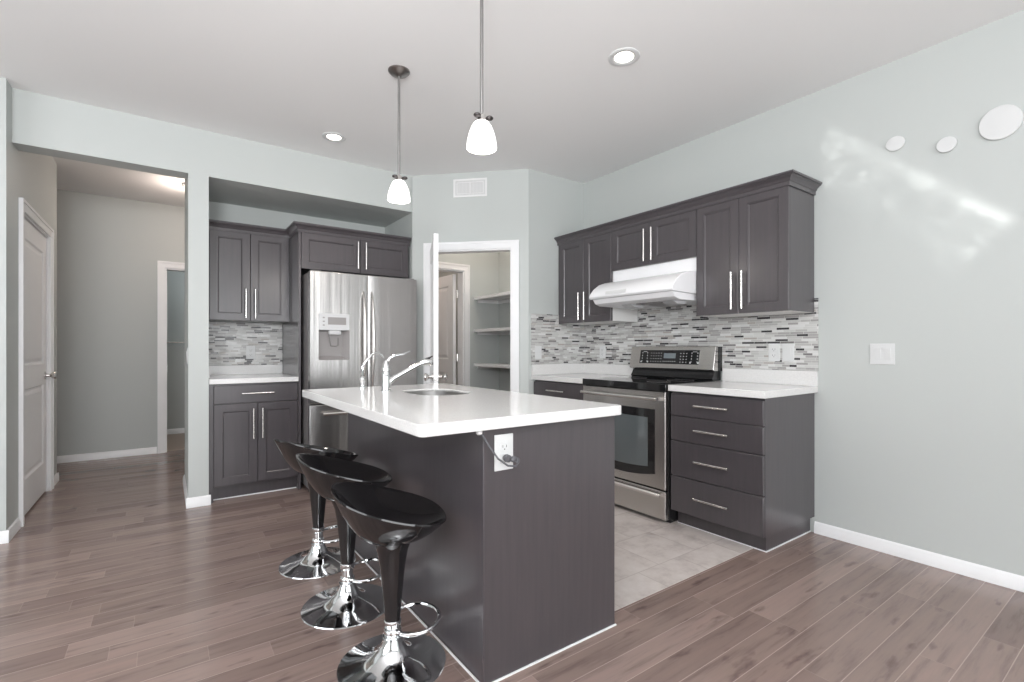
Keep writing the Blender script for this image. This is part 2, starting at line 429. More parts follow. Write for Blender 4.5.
# door 2: open pantry door on the diagonal wall
d2 = struct_root('door_2', (1.87, DK - 1.87, 0), ang)
c = casing(O1 - O0, 2.055); 
co = c.build('door_casing', M['trim'], d2); co.location = (O0, -.0, 0)
jo = jamb(O1 - O0, 2.055, .1); jo = jo.build('door_jamb', M['trim'], d2); jo.location = (O0, 0, 0)
hx = O0 + .014
for z in (.22, 1.05, 1.86):
    hinge(d2, hx, z, -.026)
lv = MB(); slab(lv, .72, 2.03, .036, -.018)
lo = lv.build('door_leaf', M['door'], d2, smooth=False); lo.location = (hx, -.03, .012); lo.rotation_euler = (0, 0, R(-113.6) - ang)
knob('door_knob', lo, .66, .92, -.018, -1, M['nickel']); knob('door_knob', lo, .66, .92, .018, 1, M['nickel'])
MB().box(.7195, .7215, -.012, .012, .89, .95).build('latch_plate', M['nickel'], lo)
# door 3: door between pantry and back hall, opened away
d3 = struct_root('door_3', (P0, YN, 0), 0)
casing(P1 - P0, 2.06).build('door_casing', M['trim'], d3)
jamb(P1 - P0, 2.06, .12, .014).build('door_jamb', M['trim'], d3)
lv = MB(); slab(lv, .73, 2.02, .036, -.018); lo3 = lv.build('door_leaf', M['door'], d3, smooth=False)
lo3.location = (P1 - P0 - .05, .135, .012); lo3.rotation_euler = (0, 0, R(91))
knob('door_knob', lo3, .67, .92, .018, 1, M['nickel'])
for z in (.3, 1.05, 1.8): hinge(d3, P1 - P0 - .022, z, .118)
# door 4: far doorway of the hall
d4 = struct_root('door_4', (.0, 6.65, 0), 0)
casing(.76, 2.055).build('door_casing', M['trim'], d4); jamb(.76, 2.055, .12, .016).build('door_jamb', M['trim'], d4)
MB().box(.0165, .0185, .03, .06, .9, .97).build('strike_plate', M['nickel'], d4)

# ---------------------------------------------------------------- cabinet kit (local: x along the front, front faces -y, y=0 is the door face)
DPROF = [(0, .002), (.002, 0), (.054, 0), (.0555, .004), (.060, .004), (.0655, .010)]
def cab_door(parent, x0, x1, z0, z1, hx=None, hz0=None, hz1=None, t=.019, y=0):
    mb = MB(); mb.rings(x0, x1, z0, z1, y, DPROF)
    mb.add([(x0, y + .0015, z0), (x1, y + .0015, z0), (x1, y + .0015, z1), (x0, y + .0015, z1), (x0, y + t, z0), (x1, y + t, z0), (x1, y + t, z1), (x0, y + t, z1)],
           [(0, 1, 5, 4), (1, 2, 6, 5), (2, 3, 7, 6), (3, 0, 4, 7), (4, 5, 6, 7)])
    o = mb.build('cabinet_door', M['cab'], parent, smooth=False)
    if hx is not None: bar_v(o, hx, hz0, hz1, y)
    return o
def bar_v(parent, x, z0, z1, y=0):
    m = MB(); m.tube([(x, y - .032, z0), (x, y - .032, z1)], .0068, 12)
    for z in (z0 + .022, z1 - .022): m.tube([(x, y - .032, z), (x, y + .002, z)], .005, 8)
    m.build('bar_handle', M['nickel'], parent)
def bar_h(parent, x, z, L, y=0):
    m = MB(); m.tube([(x - L / 2, y - .032, z), (x + L / 2, y - .032, z)], .0072, 12)
    for q in (x - L / 2 + .022, x + L / 2 - .022): m.tube([(q, y - .032, z), (q, y + .002, z)], .005, 8)
    m.build('bar_handle', M['nickel'], parent)
def drawer(parent, x0, x1, z0, z1, L=.15, y=0):
    o = MB().box(x0, x1, y, y + .019, z0, z1).build('drawer_front', M['cab'], parent, bevel=.003)
    bar_h(o, (x0 + x1) / 2, (z0 + z1) / 2 + .005, L, y); return o
def crown_prof(): # (out, up)
    return [(0, -.012), (.006, -.012), (.006, .012), (.012, .016), (.016, .026), (.026, .036), (.036, .041), (.036, .045), (.044, .047), (.044, .059), (0, .059)]
def sweep(mb, path, prof, closed_ends=True):
    """path: list of (x,y) ; prof (out,up) with outward = right side of travel"""
    n = len(path); P = [Vector(p) for p in path]; secs = []
    for i in range(n):
        if i == 0: d = (P[1] - P[0]).normalized(); nrm = Vector((d.y, -d.x)); sc = 1
        elif i == n - 1: d = (P[-1] - P[-2]).normalized(); nrm = Vector((d.y, -d.x)); sc = 1
        else:
            a = (P[i] - P[i - 1]).normalized(); b = (P[i + 1] - P[i]).normalized()
            na = Vector((a.y, -a.x)); nb = Vector((b.y, -b.x)); nrm = (na + nb).normalized(); sc = 1 / nrm.dot(na)
        secs.append([(P[i].x + nrm.x * o * sc, P[i].y + nrm.y * o * sc, u) for o, u in prof])
    m = len(prof); vs = [v for s_ in secs for v in s_]; fs = []
    for i in range(n - 1):
        for j in range(m): fs.append((i * m + j, i * m + (j + 1) % m, (i + 1) * m + (j + 1) % m, (i + 1) * m + j))
    fs.append(tuple(range(m))); fs.append(tuple(range((n - 1) * m, n * m))[::-1])
    mb.add(vs, fs); return mb

# ---- range wall upper cabinets. local x -> -y ; origin on wall side is at local y = depth
XU = 2.98; UD = XR - XU - .002
def wallthing(name, label, cat, xf, ymid, z=0, group=None): return thing(name, label, cat, (xf, ymid, z), -pi / 2, group)
def upper(name, label, y0, y1, z0, z1, hz, white_side=None, white_bottom=False, div=True):
    """y0<y1 world; local x = ymid - y"""
    ym = (y0 + y1) / 2; w = y1 - y0; hw = w / 2
    t = wallthing(name, label, 'cabinet', XU, ym, 0, 'wall cabinets above the range counter')
    g = .0015
    MB().box(-hw + g, hw - g, .021, UD, z0 + .001, z1).build('cabinet_body', M['cab'], t, bevel=.001)
    d = .0015
    cab_door(t, -hw + d, -d, z0, z1 - .004, -.035, hz[0], hz[1]); cab_door(t, d, hw - d, z0, z1 - .004, .035, hz[0], hz[1])
    if white_side: MB().box(hw - g, hw - g + .001, .022, UD, z0 + .001, z1 - .3).build('side_panel', M['melamine'], t, label='white unfinished side panel')
    MB().box(-hw + g + .002, hw - g - .002, .022, UD, z0, z0 + .0012).build('underside', M['melamine'] if white_bottom else M['melamine'], t, label='white underside')
    return t
upper('upper_cabinet', 'tall dark wall cabinet at the left end of the row, left of the white hood', 2.782, 3.428, 1.383, 2.125, (1.405, 1.645), True)
upper('upper_cabinet', 'short dark two-door wall cabinet directly above the white range hood', 1.998, 2.780, 1.79, 2.125, (1.815, 2.06), None, True)
upper('upper_cabinet', 'large dark two-door wall cabinet at the right end, beside the bare wall', 1.384, 1.996, 1.378, 2.125, (1.405, 1.645))
cr = MB(); sweep(cr, [(XU - .001, 3.447), (XU - .001, 1.383), (XR - .003, 1.383)], [(o, u + 2.124) for o, u in crown_prof()])
# outward must face -x then -y : travel toward -y has right side = -x
co = cr.build('crown_molding', M['cab']); tag(co, 'dark crown moulding running along the top of the cabinets over the range', 'moulding')
MB().box(XU + .01, XR - .003, 3.4285, 3.447, 1.383, 2.12).build('filler_strip', M['cab'], None)
bpy.data.objects['filler_strip'].parent = co; bpy.data.objects['filler_strip'].name = 'filler_strip'

# ---- drawer base cabinets
XB = 2.69; BD = XR - XB - .002
def base_root(name, label, y0, y1): return wallthing(name, label, 'cabinet', XB, (y0 + y1) / 2, 0)
t = base_root('drawer_cabinet', 'dark base cabinet with four drawers right of the stove', 1.384, 1.99); hw = .303
MB().box(-hw, hw, .021, BD, .10, .876).build('cabinet_body', M['cab'], t, bevel=.001)
MB().box(-hw, hw - .026, .08, BD, .0, .099).build('toe_kick', M['cab'], t)
for a, b in ((.722, .862), (.562, .717), (.334, .557), (.104, .329)): drawer(t, -hw + .002, hw - .001, a, b, .225)
MB().box(-hw - .003, hw - .02, .076, .0798, 0.0, .006).box(hw - .0258, hw - .02, .0798, BD, 0, .006).build('caulk_bead', M['trim'], t, label='thin white caulk line along the floor')
t = base_root('drawer_cabinet', 'dark base cabinet in the corner left of the stove, mostly behind the island', 2.785, 3.444); hw = .3295
MB().box(-hw, hw, .021, BD, .10, .876).build('cabinet_body', M['cab'], t, bevel=.001)
MB().box(-hw, hw, .075, BD, .0, .099).build('toe_kick', M['cab'], t)
drawer(t, -hw + .002, hw - .002, .722, .862, .225)
cab_door(t, -hw + .002, -.0015, .104, .717, -.035, .55, .69); cab_door(t, .0015, hw - .002, .104, .717, .035, .55, .69)
# worktops
def worktop(name, label, boxes, ups):
    m = MB()
    for b in boxes: m.box(*b)
    o = m.build(name, M['quartz'], bevel=.003); tag(o, label, 'worktop')
    u = MB()
    for b in ups: u.box(*b)
    u.build('upstand', M['quartz'], o, bevel=.0015)
    return o
worktop('worktop', 'white quartz worktop on the four-drawer cabinet right of the stove', [(XB - .022, XR - .002, 1.364, 1.994, .878, .918)], [(XR - .02, XR - .002, 1.364, 1.994, .9185, 1.012)])
worktop('worktop', 'white quartz worktop in the corner between the stove and the pantry wall', [(XB - .022, XR - .002, 2.782, YC - .002, .878, .918)],
        [(XR - .02, XR - .002, 2.782, YC - .002, .9185, 1.012), (XB - .022, XR - .02, YC - .02, YC - .002, .9185, 1.012)])
# mosaic backsplash
ms = MB().box(XR - .009, XR - .001, 1.362, 1.383, 1.013, 1.468).box(XR - .009, XR - .001, 1.383, 1.997, 1.013, 1.376).box(XR - .009, XR - .001, 1.997, 2.781, 1.013, 1.60).box(XR - .009, XR - .001, 2.781, YC - .009, 1.013, 1.381)
mo = ms.build('backsplash', M['mosaic'], smooth=False); mo['kind'] = 'structure'
mo = MB().box(XB - .025, XR - .002, YC - .0085, YC - .001, 1.013, 1.381).box(XB - .025, XU + .008, YC - .0085, YC - .001, 1.381, 1.468).build('backsplash', M['mosaic'], smooth=False); mo['kind'] = 'structure'
mo = MB().box(.264, .886, YN - .009, YN - .001, 1.008, 1.386).build('backsplash', M['mosaic'], smooth=False); mo['kind'] = 'structure'

# ---- range hood: profile in (x,z) extruded along y
hd = thing('range_hood', 'white under-cabinet range hood over the stove', 'range hood', (3.0, 2.389, 1.5), 0)
def hood_part(name, prof, y0, y1, mat, bevel=.004, label=None):
    m = MB(); m.prism([(x - 3.0, z - 1.5) for x, z in prof], y0 - 2.389, y1 - 2.389, 'y'); return m.build(name, mat, hd, bevel=bevel, label=label)
hood_part('hood_body', [(3.305, 1.69), (2.97, 1.69), (2.90, 1.683), (2.83, 1.66), (2.77, 1.62), (2.73, 1.575), (2.722, 1.553), (2.735, 1.540), (3.305, 1.525)], 2.002, 2.777, M['hood'])
hood_part('duct_box', [(3.305, 1.788), (3.0, 1.788), (3.0, 1.691), (3.305, 1.691)], 2.004, 2.775, M['hood'], .001)
hood_part('drip_tray', [(3.30, 1.524), (2.75, 1.5385), (2.775, 1.505), (2.82, 1.490), (3.24, 1.485), (3.30, 1.49)], 2.02, 2.76, M['hood'], .002)
hood_part('control_strip', [(2.7215, 1.565), (2.7195, 1.5645), (2.727, 1.588), (2.729, 1.588)], 2.40, 2.60, M['plate'], 0)
for y in (2.13, 2.50):
    m = MB(); m.prism([(-.10, 0), (.06, 0), (.03, -.022), (-.05, -.022)], y - .05 - 2.389, y + .05 - 2.389, 'y')
    lo_ = m.build('light_cover', M['lens'], hd, bevel=.002); lo_.location = (-.06, 0, -.0125)
hood_part('grease_filter', [(3.2, 1.4849), (2.86, 1.4889), (2.86, 1.4845), (3.2, 1.4795)], 2.22, 2.42, M['fridge_side'], 0)

# ---- range (stove): local x -> -y, y=0 at world x 2.655
XS = 2.655; st = wallthing('stove', 'stainless steel electric range with black glass top between the dark base cabinets', 'stove', XS, 2.388); hw = .387
MB().box(-hw, hw, .035, .655, .03, .872).build('stove_body', M['black'], st)
MB().box(-hw - .001, hw + .001, -.002, .56, .873, .921).build('glass_cooktop', M['blackglass'], st, bevel=.004)
for (bx, by, br) in ((-.2, .17, .1), (.2, .17, .08), (-.2, .42, .075), (.2, .42, .095)):
    MB().lathe([(br, .9211), (br, .9216), (br - .004, .9216), (br - .004, .9211)], (bx, by, 0), 36, cap=False).build('burner_ring', M['fridge_side'], st)
dr = MB(); dr.rings(-hw + .004, hw - .004, .225, .868, 0, [(0, .003), (.003, 0)]); dr.box(-hw + .004, hw - .004, .003, .034, .225, .868)
dd = dr.build('oven_door', M['steel_h'], st)
wn = MB(); xs = [-.30 + .6 * i / 16 for i in range(17)]
wn.prism([(x, .283 + .035 * (x / .30) ** 2) for x in xs] + [(.30, .748), (-.30, .748)], -.0035, .001, 'y'); wg = wn.build('door_window', M['blackglass'], dd)
wn = MB(); xs = [-.245 + .49 * i / 12 for i in range(13)]
wn.prism([(x, .345 + .015 * (x / .245) ** 2) for x in xs] + [(.245, .69), (-.245, .69)], -.0045, -.0036, 'y'); wn.build('window_pane', M['ovenglass'], wg)
m = MB(); m.tube([(-hw + .03, -.045, .822), (hw - .03, -.045, .822)], .012, 14)
for q in (-hw + .045, hw - .045): m.box(q - .012, q + .012, -.04, .001, .812, .832)
m.build('oven_handle', M['nickel'], dd)
dw_ = MB(); dw_.rings(-hw + .004, hw - .004, .028, .214, 0, [(0, .003), (.003, 0)]); dw_.box(-hw + .004, hw - .004, .003, .034, .028, .214)
dw_ = dw_.build('warming_drawer', M['steel_h'], st)
m = MB(); m.prism([(0, .205), (-.022, .200), (-.03, .190), (-.028, .178), (-.018, .182), (0, .188)], -hw + .03, hw - .03, 'x'); m.build('drawer_handle', M['nickel'], dw_)
# trims and feet
MB().box(-hw + .01, hw - .01, .06, .64, 0.0, .029).build('plinth', M['black'], st)
# back console
cs = MB(); cs.prism([(.555, .9215), (.545, .935), (.56, .955), (.575, .985), (.575, 1.0), (.655, 1.0), (.655, .9215)], -hw + .012, hw - .012, 'x')
con = cs.build('console_base', M['black'], st, bevel=.002)
cs = MB(); cs.prism([(.548, .992), (.540, 1.0), (.572, 1.168), (.580, 1.172), (.60, 1.172), (.60, .99)], -hw, hw, 'x')
cp = cs.build('control_console', M['steel_h'], st, bevel=.003)
MB().box(-hw, hw, .601, .655, .99, 1.168).build('console_back', M['black'], cp)
# tilted display: face line from (.540,1.0) to (.572,1.168)
def cpt(x, z, o): # o = outward distance
    tt = (z - 1.0) / .168; yy = .540 + .032 * tt; return (x, yy - o, z)
def cquad(mb, x0, x1, z0, z1, o0, o1):
    vs = [cpt(x0, z0, o1), cpt(x1, z0, o1), cpt(x1, z1, o1), cpt(x0, z1, o1), cpt(x0, z0, o0), cpt(x1, z0, o0), cpt(x1, z1, o0), cpt(x0, z1, o0)]
    mb.add(vs, [(0, 1, 2, 3), (4, 7, 6, 5), (0, 4, 5, 1), (1, 5, 6, 2), (2, 6, 7, 3), (3, 7, 4, 0)])
dm = MB(); cquad(dm, -.285, .262, 1.035, 1.142, -.001, .002); dp = dm.build('control_panel', M['blackglass'], cp)
dm = MB(); cquad(dm, -.05, .06, 1.078, 1.118, .0015, .0028); dm.build('display_screen', M['display'], dp)
for cx in (-.235, .225):
    dm = MB()
    for a in range(4):
        for b in range(2): cquad(dm, cx - .028 + .05 * b, cx - .022 + .05 * b, 1.05 + a * .022, 1.058 + a * .022, .0015, .0026)
    cquad(dm, cx - .018, cx + .018, 1.128, 1.131, .0015, .0026)
    for b in (-.033, .033): cquad(dm, cx + b - .006, cx + b + .006, 1.042, 1.054, .0015, .0026)
    dm.build('burner_controls', M['legend'], dp)
dm = MB()
for a in range(5):
    for b in range(4):
        cquad(dm, -.175 + a * .024, -.167 + a * .024, 1.05 + b * .022, 1.054 + b * .022, .0015, .0026)
dm.build('oven_keypad', M['legend'], dp); dm = MB()
for a in range(3):
    for b in range(4): cquad(dm, .10 + a * .026, .108 + a * .026, 1.048 + b * .022, 1.053 + b * .022, .0015, .0026)
dm.build('number_keypad', M['legend'], dp); dm = MB()
for a in range(7): cquad(dm, -.055 + a * .018, -.047 + a * .018, 1.052, 1.057, .0015, .0026)
dm.build('display_buttons', M['legend'], dp)

# ---------------------------------------------------------------- alcove cabinets
FX = .262
YU = 4.585
t = thing('upper_cabinet', 'dark two-door wall cabinet in the alcove left of the fridge', 'cabinet', (.574, YU, 0))
x0, x1 = FX + .004 - .574, .886 - .574
MB().box(x0, x1, .021, YN - YU - .002, 1.389, 2.125).build('cabinet_body', M['cab'], t)
MB().box(x0, x0 + .02, .004, .021, 1.389, 2.12).build('filler_strip', M['cab'], t)
mid = (x0 + .02 + x1 - .012) / 2
cab_door(t, x0 + .022, mid - .0015, 1.388, 2.12, mid - .035, 1.41, 1.65); cab_door(t, mid + .0015, x1 - .014, 1.388, 2.12, mid + .035, 1.41, 1.65)
# fridge surround
t = thing('cabinet_panel', 'tall dark end panel between the alcove counter and the fridge', 'panel', (.9, 4.6, 0))
MB().box(-.012, .008, -.34, YN - 4.6 - .002, 0, 2.12).build('panel_board', M['cab'], t, bevel=.001)
t = thing('upper_cabinet', 'wide short dark cabinet with two doors above the fridge', 'cabinet', (1.39, 4.258, 0))
x0, x1 = .909 - 1.39, 1.857 - 1.39
MB().box(x0, x1, .021, YN - 4.258 - .002, 1.815, 2.12).build('cabinet_body', M['cab'], t)
cab_door(t, x0 + .002, -.0015 + .01, 1.815, 2.115, -.03 + .01, 1.85, 2.085); cab_door(t, .0015 + .01, x1 - .012, 1.815, 2.115, .05, 1.85, 2.085)
cr = MB(); sweep(cr, [(1.857, 4.257), (.887, 4.257), (.887, YU - .001), (FX + .003, YU - .001)][::-1], [(o, u + 2.124) for o, u in crown_prof()])
tag(cr.build('crown_molding', M['cab']), 'dark crown moulding stepping forward along the alcove cabinets above the fridge', 'moulding')
# base cabinet in the alcove
YB = 4.262
t = thing('base_cabinet', 'dark base cabinet with one drawer over two doors left of the fridge', 'cabinet', (.574, YB, 0))
x0, x1 = FX + .003 - .574, .886 - .574
MB().box(x0, x1, .021, YN - YB - .002, .10, .885).build('cabinet_body', M['cab'], t)
MB().box(x0, x0 + .028, 0.0, .021, .0, .885).build('filler_strip', M['cab'], t)
MB().box(x0 + .028, x1, .07, YN - YB - .002, .0, .099).build('toe_kick', M['cab'], t)
MB().box(x0 + .028, x1, .064, .07, 0, .007).build('caulk_bead', M['trim'], t, label='thin white caulk line along the floor')
drawer(t, x0 + .031, x1 - .002, .735, .872, .225)
mid = (x0 + .031 + x1) / 2
cab_door(t, x0 + .031, mid - .0015, .115, .730, mid - .032, .455, .69); cab_door(t, mid + .0015, x1 - .002, .115, .730, mid + .032, .455, .69)
worktop('worktop', 'white quartz worktop in the alcove between the wall and the fridge panel', [(FX + .002, .886, YB - .022, YN - .002, .887, .925)],
        [(FX + .002, .886, YN - .02, YN - .002, .9255, 1.007), (FX + .002, FX + .02, YB + .2, YN - .021, .9255, 1.007)])

# ---------------------------------------------------------------- refrigerator
fr = thing('refrigerator', 'stainless steel french door refrigerator with water dispenser under the alcove cabinet', 'refrigerator', (1.385, 4.04, 0))
hw = .456
MB().box(-hw + .004, hw - .004, .075, .80, .03, 1.765).build('fridge_body', M['fridge_side'], fr, bevel=.004)
MB().box(-hw + .01, hw - .01, .09, .12, 0.0, .07).build('kick_grille', M['black'], fr)
def fdoor(name, x0, x1, z0, z1, hole=None):
    m = MB(); n = 10; dpth = .07
    def yf(x): # slightly bowed front
        return .010 * ((x) / hw) ** 2
    rr = .018
    if hole is None:
        xs = [x0 + (x1 - x0) * i / n for i in range(n + 1)]
        pts = [(x, yf(x) + (rr * .5 if i in (0, n) else 0)) for i, x in enumerate(xs)]
        poly = pts + [(x1, dpth), (x0, dpth)]
        m.prism(poly, z0, z1)
    else:
        a, b, c_, d = hole
        # four quads round the hole, then the pocket
        y0 = .004
        vs = [(x0, y0, z0), (x1, y0 - .004, z0), (x1, y0 - .004, z1), (x0, y0, z1), (a, y0, c_), (b, y0 - .002, c_), (b, y0 - .002, d), (a, y0, d),
              (x0, dpth, z0), (x1, dpth, z0), (x1, dpth, z1), (x0, dpth, z1)]
        fs = [(0, 1, 5, 4), (1, 2, 6, 5), (2, 3, 7, 6), (3, 0, 4, 7), (0, 8, 9, 1), (1, 9, 10, 2), (2, 10, 11, 3), (3, 11, 8, 0), (8, 11, 10, 9)]
        m.add(vs, fs)
    return m.build(name, M['steel'], fr, bevel=.004)
H0 = (-.392, -.148, 1.062, 1.436)
fl = fdoor('fridge_door', -hw, -.003, .715, 1.772, H0)
frr = fdoor('fridge_door', .003, hw, .715, 1.772)
fz = fdoor('freezer_drawer', -hw, hw, .09, .703)
# dispenser
a, b, c_, d = H0; zc = 1.302
ds = MB(); y0 = .002
ds.add([(a, y0, c_), (b, y0, c_), (b, y0, zc), (a, y0, zc), (a + .01, .055, c_ + .03), (b - .05, .055, c_ + .03), (b - .04, .055, zc - .01), (a + .01, .055, zc - .01)],
       [(4, 5, 6, 7), (0, 1, 5, 4), (1, 2, 6, 5), (2, 3, 7, 6), (3, 0, 4, 7)])
ds.build('dispenser_recess', M['dispgrey'], fl)
dp = MB().box(a + .001, b - .001, -.004, .05, zc, d).build('dispenser_panel', M['displight'], fl, bevel=.004)
pm = MB()
for i in range(3): pm.box(a + .03, a + .045, -.0052, -.0038, zc + .035 + i * .03, zc + .045 + i * .03)
pm.box(a + .07, b - .03, -.0052, -.0038, zc + .045, zc + .105); pm.build('dispenser_display', M['dispgrey'], dp)
nz = MB().box(-.31, -.215, .001, .04, zc - .035, zc + .001).build('dispenser_nozzle', M['displight'], fl, bevel=.008)
pd = MB(); pd.tube([(-.305, .03, zc - .03), (-.30, .018, zc - .09), (-.295, .012, zc - .125), (-.255, .010, zc - .13), (-.238, .012, zc - .12), (-.235, .02, zc - .06)], .005, 8); pd.build('dispenser_paddle', M['fridge_side'], nz)
# bowed handles
for s, dr_ in ((-1, fl), (1, frr)):
    m = MB(); pts = []; rs = []
    for i in range(17):
        q = i / 16; pts.append((s * (.036 + .0 * q), -.012 - .043 * sin(pi * q) ** .6 if 0 < q < 1 else -.002, .80 + .83 * q)); rs.append(.007 + .009 * sin(pi * q))
    m.tube(pts, rs, 12); m.build('door_handle', M['steel_h'], dr_)
m = MB(); m.tube([(-.37, -.05, .635), (.37, -.05, .635)], .012, 12)
for q in (-.34, .34): m.tube([(q, -.05, .635), (q, .005, .635)], .008, 8)
m.build('drawer_handle', M['nickel'], fz)
# hinge covers
MB().box(-hw + .02, -hw + .09, .03, .12, 1.7725, 1.782).build('hinge_cover', M['fridge_side'], fr); MB().box(hw - .09, hw - .02, .03, .12, 1.7725, 1.782).build('hinge_cover', M['fridge_side'], fr)

# ---------------------------------------------------------------- island
il = thing('kitchen_island', 'dark stained kitchen island with a plain end panel, centre of the room', 'island', (1.2, 2.15, 0))
X0, X1, Y0, Y1 = .884 - 1.2, 1.527 - 1.2, 1.405 - 2.15, 2.93 - 2.15
MB().box(X0 + .002, X1 - .02, Y0 + .021, Y1, .0, .60).box(X0 + .002, X1 - .02, Y0 + .021, 1.95 - 2.15, .60, .876).box(X0 + .002, 1.0 - 1.2, 1.95 - 2.15, Y1, .60, .876).box(1.0 - 1.2, X1 - .06, 2.75 - 2.15, Y1, .60, .876).box(X1 - .06, X1 - .02, 1.95 - 2.15, Y1, .60, .876).build('island_body', M['cab'], il)
MB().box(X0, X1, Y0, Y0 + .019, 0, .876).build('end_panel', M['cab'], il, bevel=.0015)
MB().box(X0 - .004, X0 + .001, Y0 - .002, Y0 + .02, 0, .876).build('corner_trim', M['cab'], il, bevel=.001)
MB().box(X0 - .008, X1 + .003, Y0 - .007, Y0 - .001, 0, .005).box(X0 - .009, X0 - .003, Y0, Y1, 0, .005).build('caulk_bead', M['trim'], il, label='thin white caulk line along the floor')
# kitchen side doors of the island
for i in range(3):
    ya = 1.43 + i * .5; dm_ = MB(); dm_.T = Matrix.Translation((X1 - .001, ya - 2.15 + .24, 0)) @ Matrix.Rotation(pi / 2, 4, 'Z')
    dm_.rings(-.24, .24, .11, .86, 0, DPROF); dm_.box(-.24, .24, .0015, .018, .11, .86)
    dm_.build('cabinet_door', M['cab'], il, smooth=False)
# worktop with sink cut-out
IX0, IX1, IY0, IY1 = .634, 1.543, 1.372, 2.965
SX0, SX1, SY0, SY1 = 1.05, 1.34, 2.18, 2.60
def rrect(x0, x1, y0, y1, r, n=8, sub=14):
    pts = []
    cs_ = [(x1 - r, y0 + r, -90), (x1 - r, y1 - r, 0), (x0 + r, y1 - r, 90), (x0 + r, y0 + r, 180)]
    arcs = [[(cx + r * cos(R(a0 + 90 * i / n)), cy + r * sin(R(a0 + 90 * i / n))) for i in range(n + 1)] for cx, cy, a0 in cs_]
    for i in range(4):
        pts += arcs[i]; p = arcs[i][-1]; q = arcs[(i + 1) % 4][0]
        pts += [(p[0] + (q[0] - p[0]) * j / sub, p[1] + (q[1] - p[1]) * j / sub) for j in range(1, sub)]
    return pts
def inr(p, x0, x1, y0, y1, r):
    dx = max(x0 + r - p[0], 0, p[0] - (x1 - r)); dy = max(y0 + r - p[1], 0, p[1] - (y1 - r)); return math.hypot(dx, dy) <= r
outer = rrect(IX0, IX1, IY0, IY1, .02, 6, 40); cx, cy = (SX0 + SX1) / 2, (SY0 + SY1) / 2; inner = []
for p in outer:
    lo_t, hi_t = 0, 1
    for _ in range(30):
        mt = (lo_t + hi_t) / 2
        if inr((cx + (p[0] - cx) * mt, cy + (p[1] - cy) * mt), SX0, SX1, SY0, SY1, .12): lo_t = mt
        else: hi_t = mt
    inner.append((cx + (p[0] - cx) * lo_t, cy + (p[1] - cy) * lo_t))
n = len(outer); vs = []
for z, zi in ((.918, .918), (.878, .908)):
    vs += [(x, y, z) for x, y in outer] + [(x, y, zi) for x, y in inner]
fs = []
for i in range(n):
    j = (i + 1) % n
    fs += [(i, j, n + j, n + i), (2 * n + i, 3 * n + i, 3 * n + j, 2 * n + j), (i, 2 * n + i, 2 * n + j, j), (n + i, n + j, 3 * n + j, 3 * n + i)]
m = MB(); m.add(vs, fs); wt = m.build('worktop', M['quartz'], bevel=.003); tag(wt, 'white quartz island worktop with rounded corners and a sink cut-out', 'worktop')
# sink bowl
si = MB(); N_ = 48; secs = []
for (ins, z, r) in ((-.001, .9075, .12), (.003, .905, .12), (.004, .80, .118), (.015, .72, .11), (.05, .700, .06), (.12, .697, .05)):
    secs.append([(x, y, z) for x, y in rrect(SX0 + ins, SX1 - ins, SY0 + ins, SY1 - ins, r, 6, 6)])
m_ = len(secs[0]); vs = [v for s_ in secs for v in s_]; fs = []
for j in range(len(secs) - 1):
    for i in range(m_): fs.append((j * m_ + i, j * m_ + (i + 1) % m_, (j + 1) * m_ + (i + 1) % m_, (j + 1) * m_ + i))
fs.append(tuple(range((len(secs) - 1) * m_, len(secs) * m_))); si.add(vs, fs)
so = si.build('sink', M['sink']); tag(so, 'stainless undermount sink bowl set in the white island worktop', 'sink')
m = MB(); m.lathe([(.045, .698), (.045, .7), (.03, .7), (.028, .697)], (cx, cy, 0), 24, cap=True); m.build('drain', M['chrome'], so)

# faucet
fa = thing('faucet', 'chrome single-lever kitchen faucet with angled spout beside the island sink', 'faucet', (.985, 2.57, .9185), R(-6))
m = MB(); m.lathe([(.031, 0), (.031, .006), (.024, .012), (.0235, .05), (.022, .06), (.0225, .105), (.019, .112)], n=28); m.build('faucet_body', M['chrome'], fa)
m = MB(); m.lathe([(.0235, .113), (.024, .118), (.021, .135), (.014, .158), (.009, .17)], n=24); m.tube([(0, 0, .16), (.02, 0, .185), (.055, 0, .2), (.10, 0, .205), (.135, 0, .22)], [.007, .007, .006, .005, .0035], 10); m.build('lever', M['chrome'], fa)
m = MB(); m.tube([(.012, 0, .045), (.04, 0, .07), (.10, 0, .102), (.17, 0, .138), (.205, 0, .154)], [.015, .0145, .0135, .0135, .0135], 14); sp = m.build('spout', M['chrome'], fa)
m = MB(); m.tube([(.198, 0, .150), (.225, 0, .160), (.252, 0, .158), (.258, 0, .140)], [.0135, .019, .021, .014], 16); hdm = m.build('spray_head', M['chrome'], sp)
m = MB(); m.tube([(.225, 0, .174), (.25, 0, .182), (.268, 0, .192)], [.006, .005, .003], 8); m.build('spray_button', M['black'], hdm)
# filter tap
ft = thing('drinking_water_tap', 'slim gooseneck drinking water tap at the far corner of the island', 'tap', (.945, 2.84, .9185), 0)
m = MB(); m.lathe([(.020, 0), (.020, .008), (.014, .014), (.013, .03), (.017, .04), (.017, .062), (.009, .072)], n=20); m.build('tap_body', M['chrome'], ft)
m = MB(); m.tube([(0, 0, .065), (0, 0, .13), (.012, 0, .15), (.035, 0, .178), (.055, 0, .198), (.075, 0, .207), (.10, 0, .205), (.118, 0, .193), (.128, 0, .178)], .006, 10); m.build('gooseneck', M['chrome'], ft)

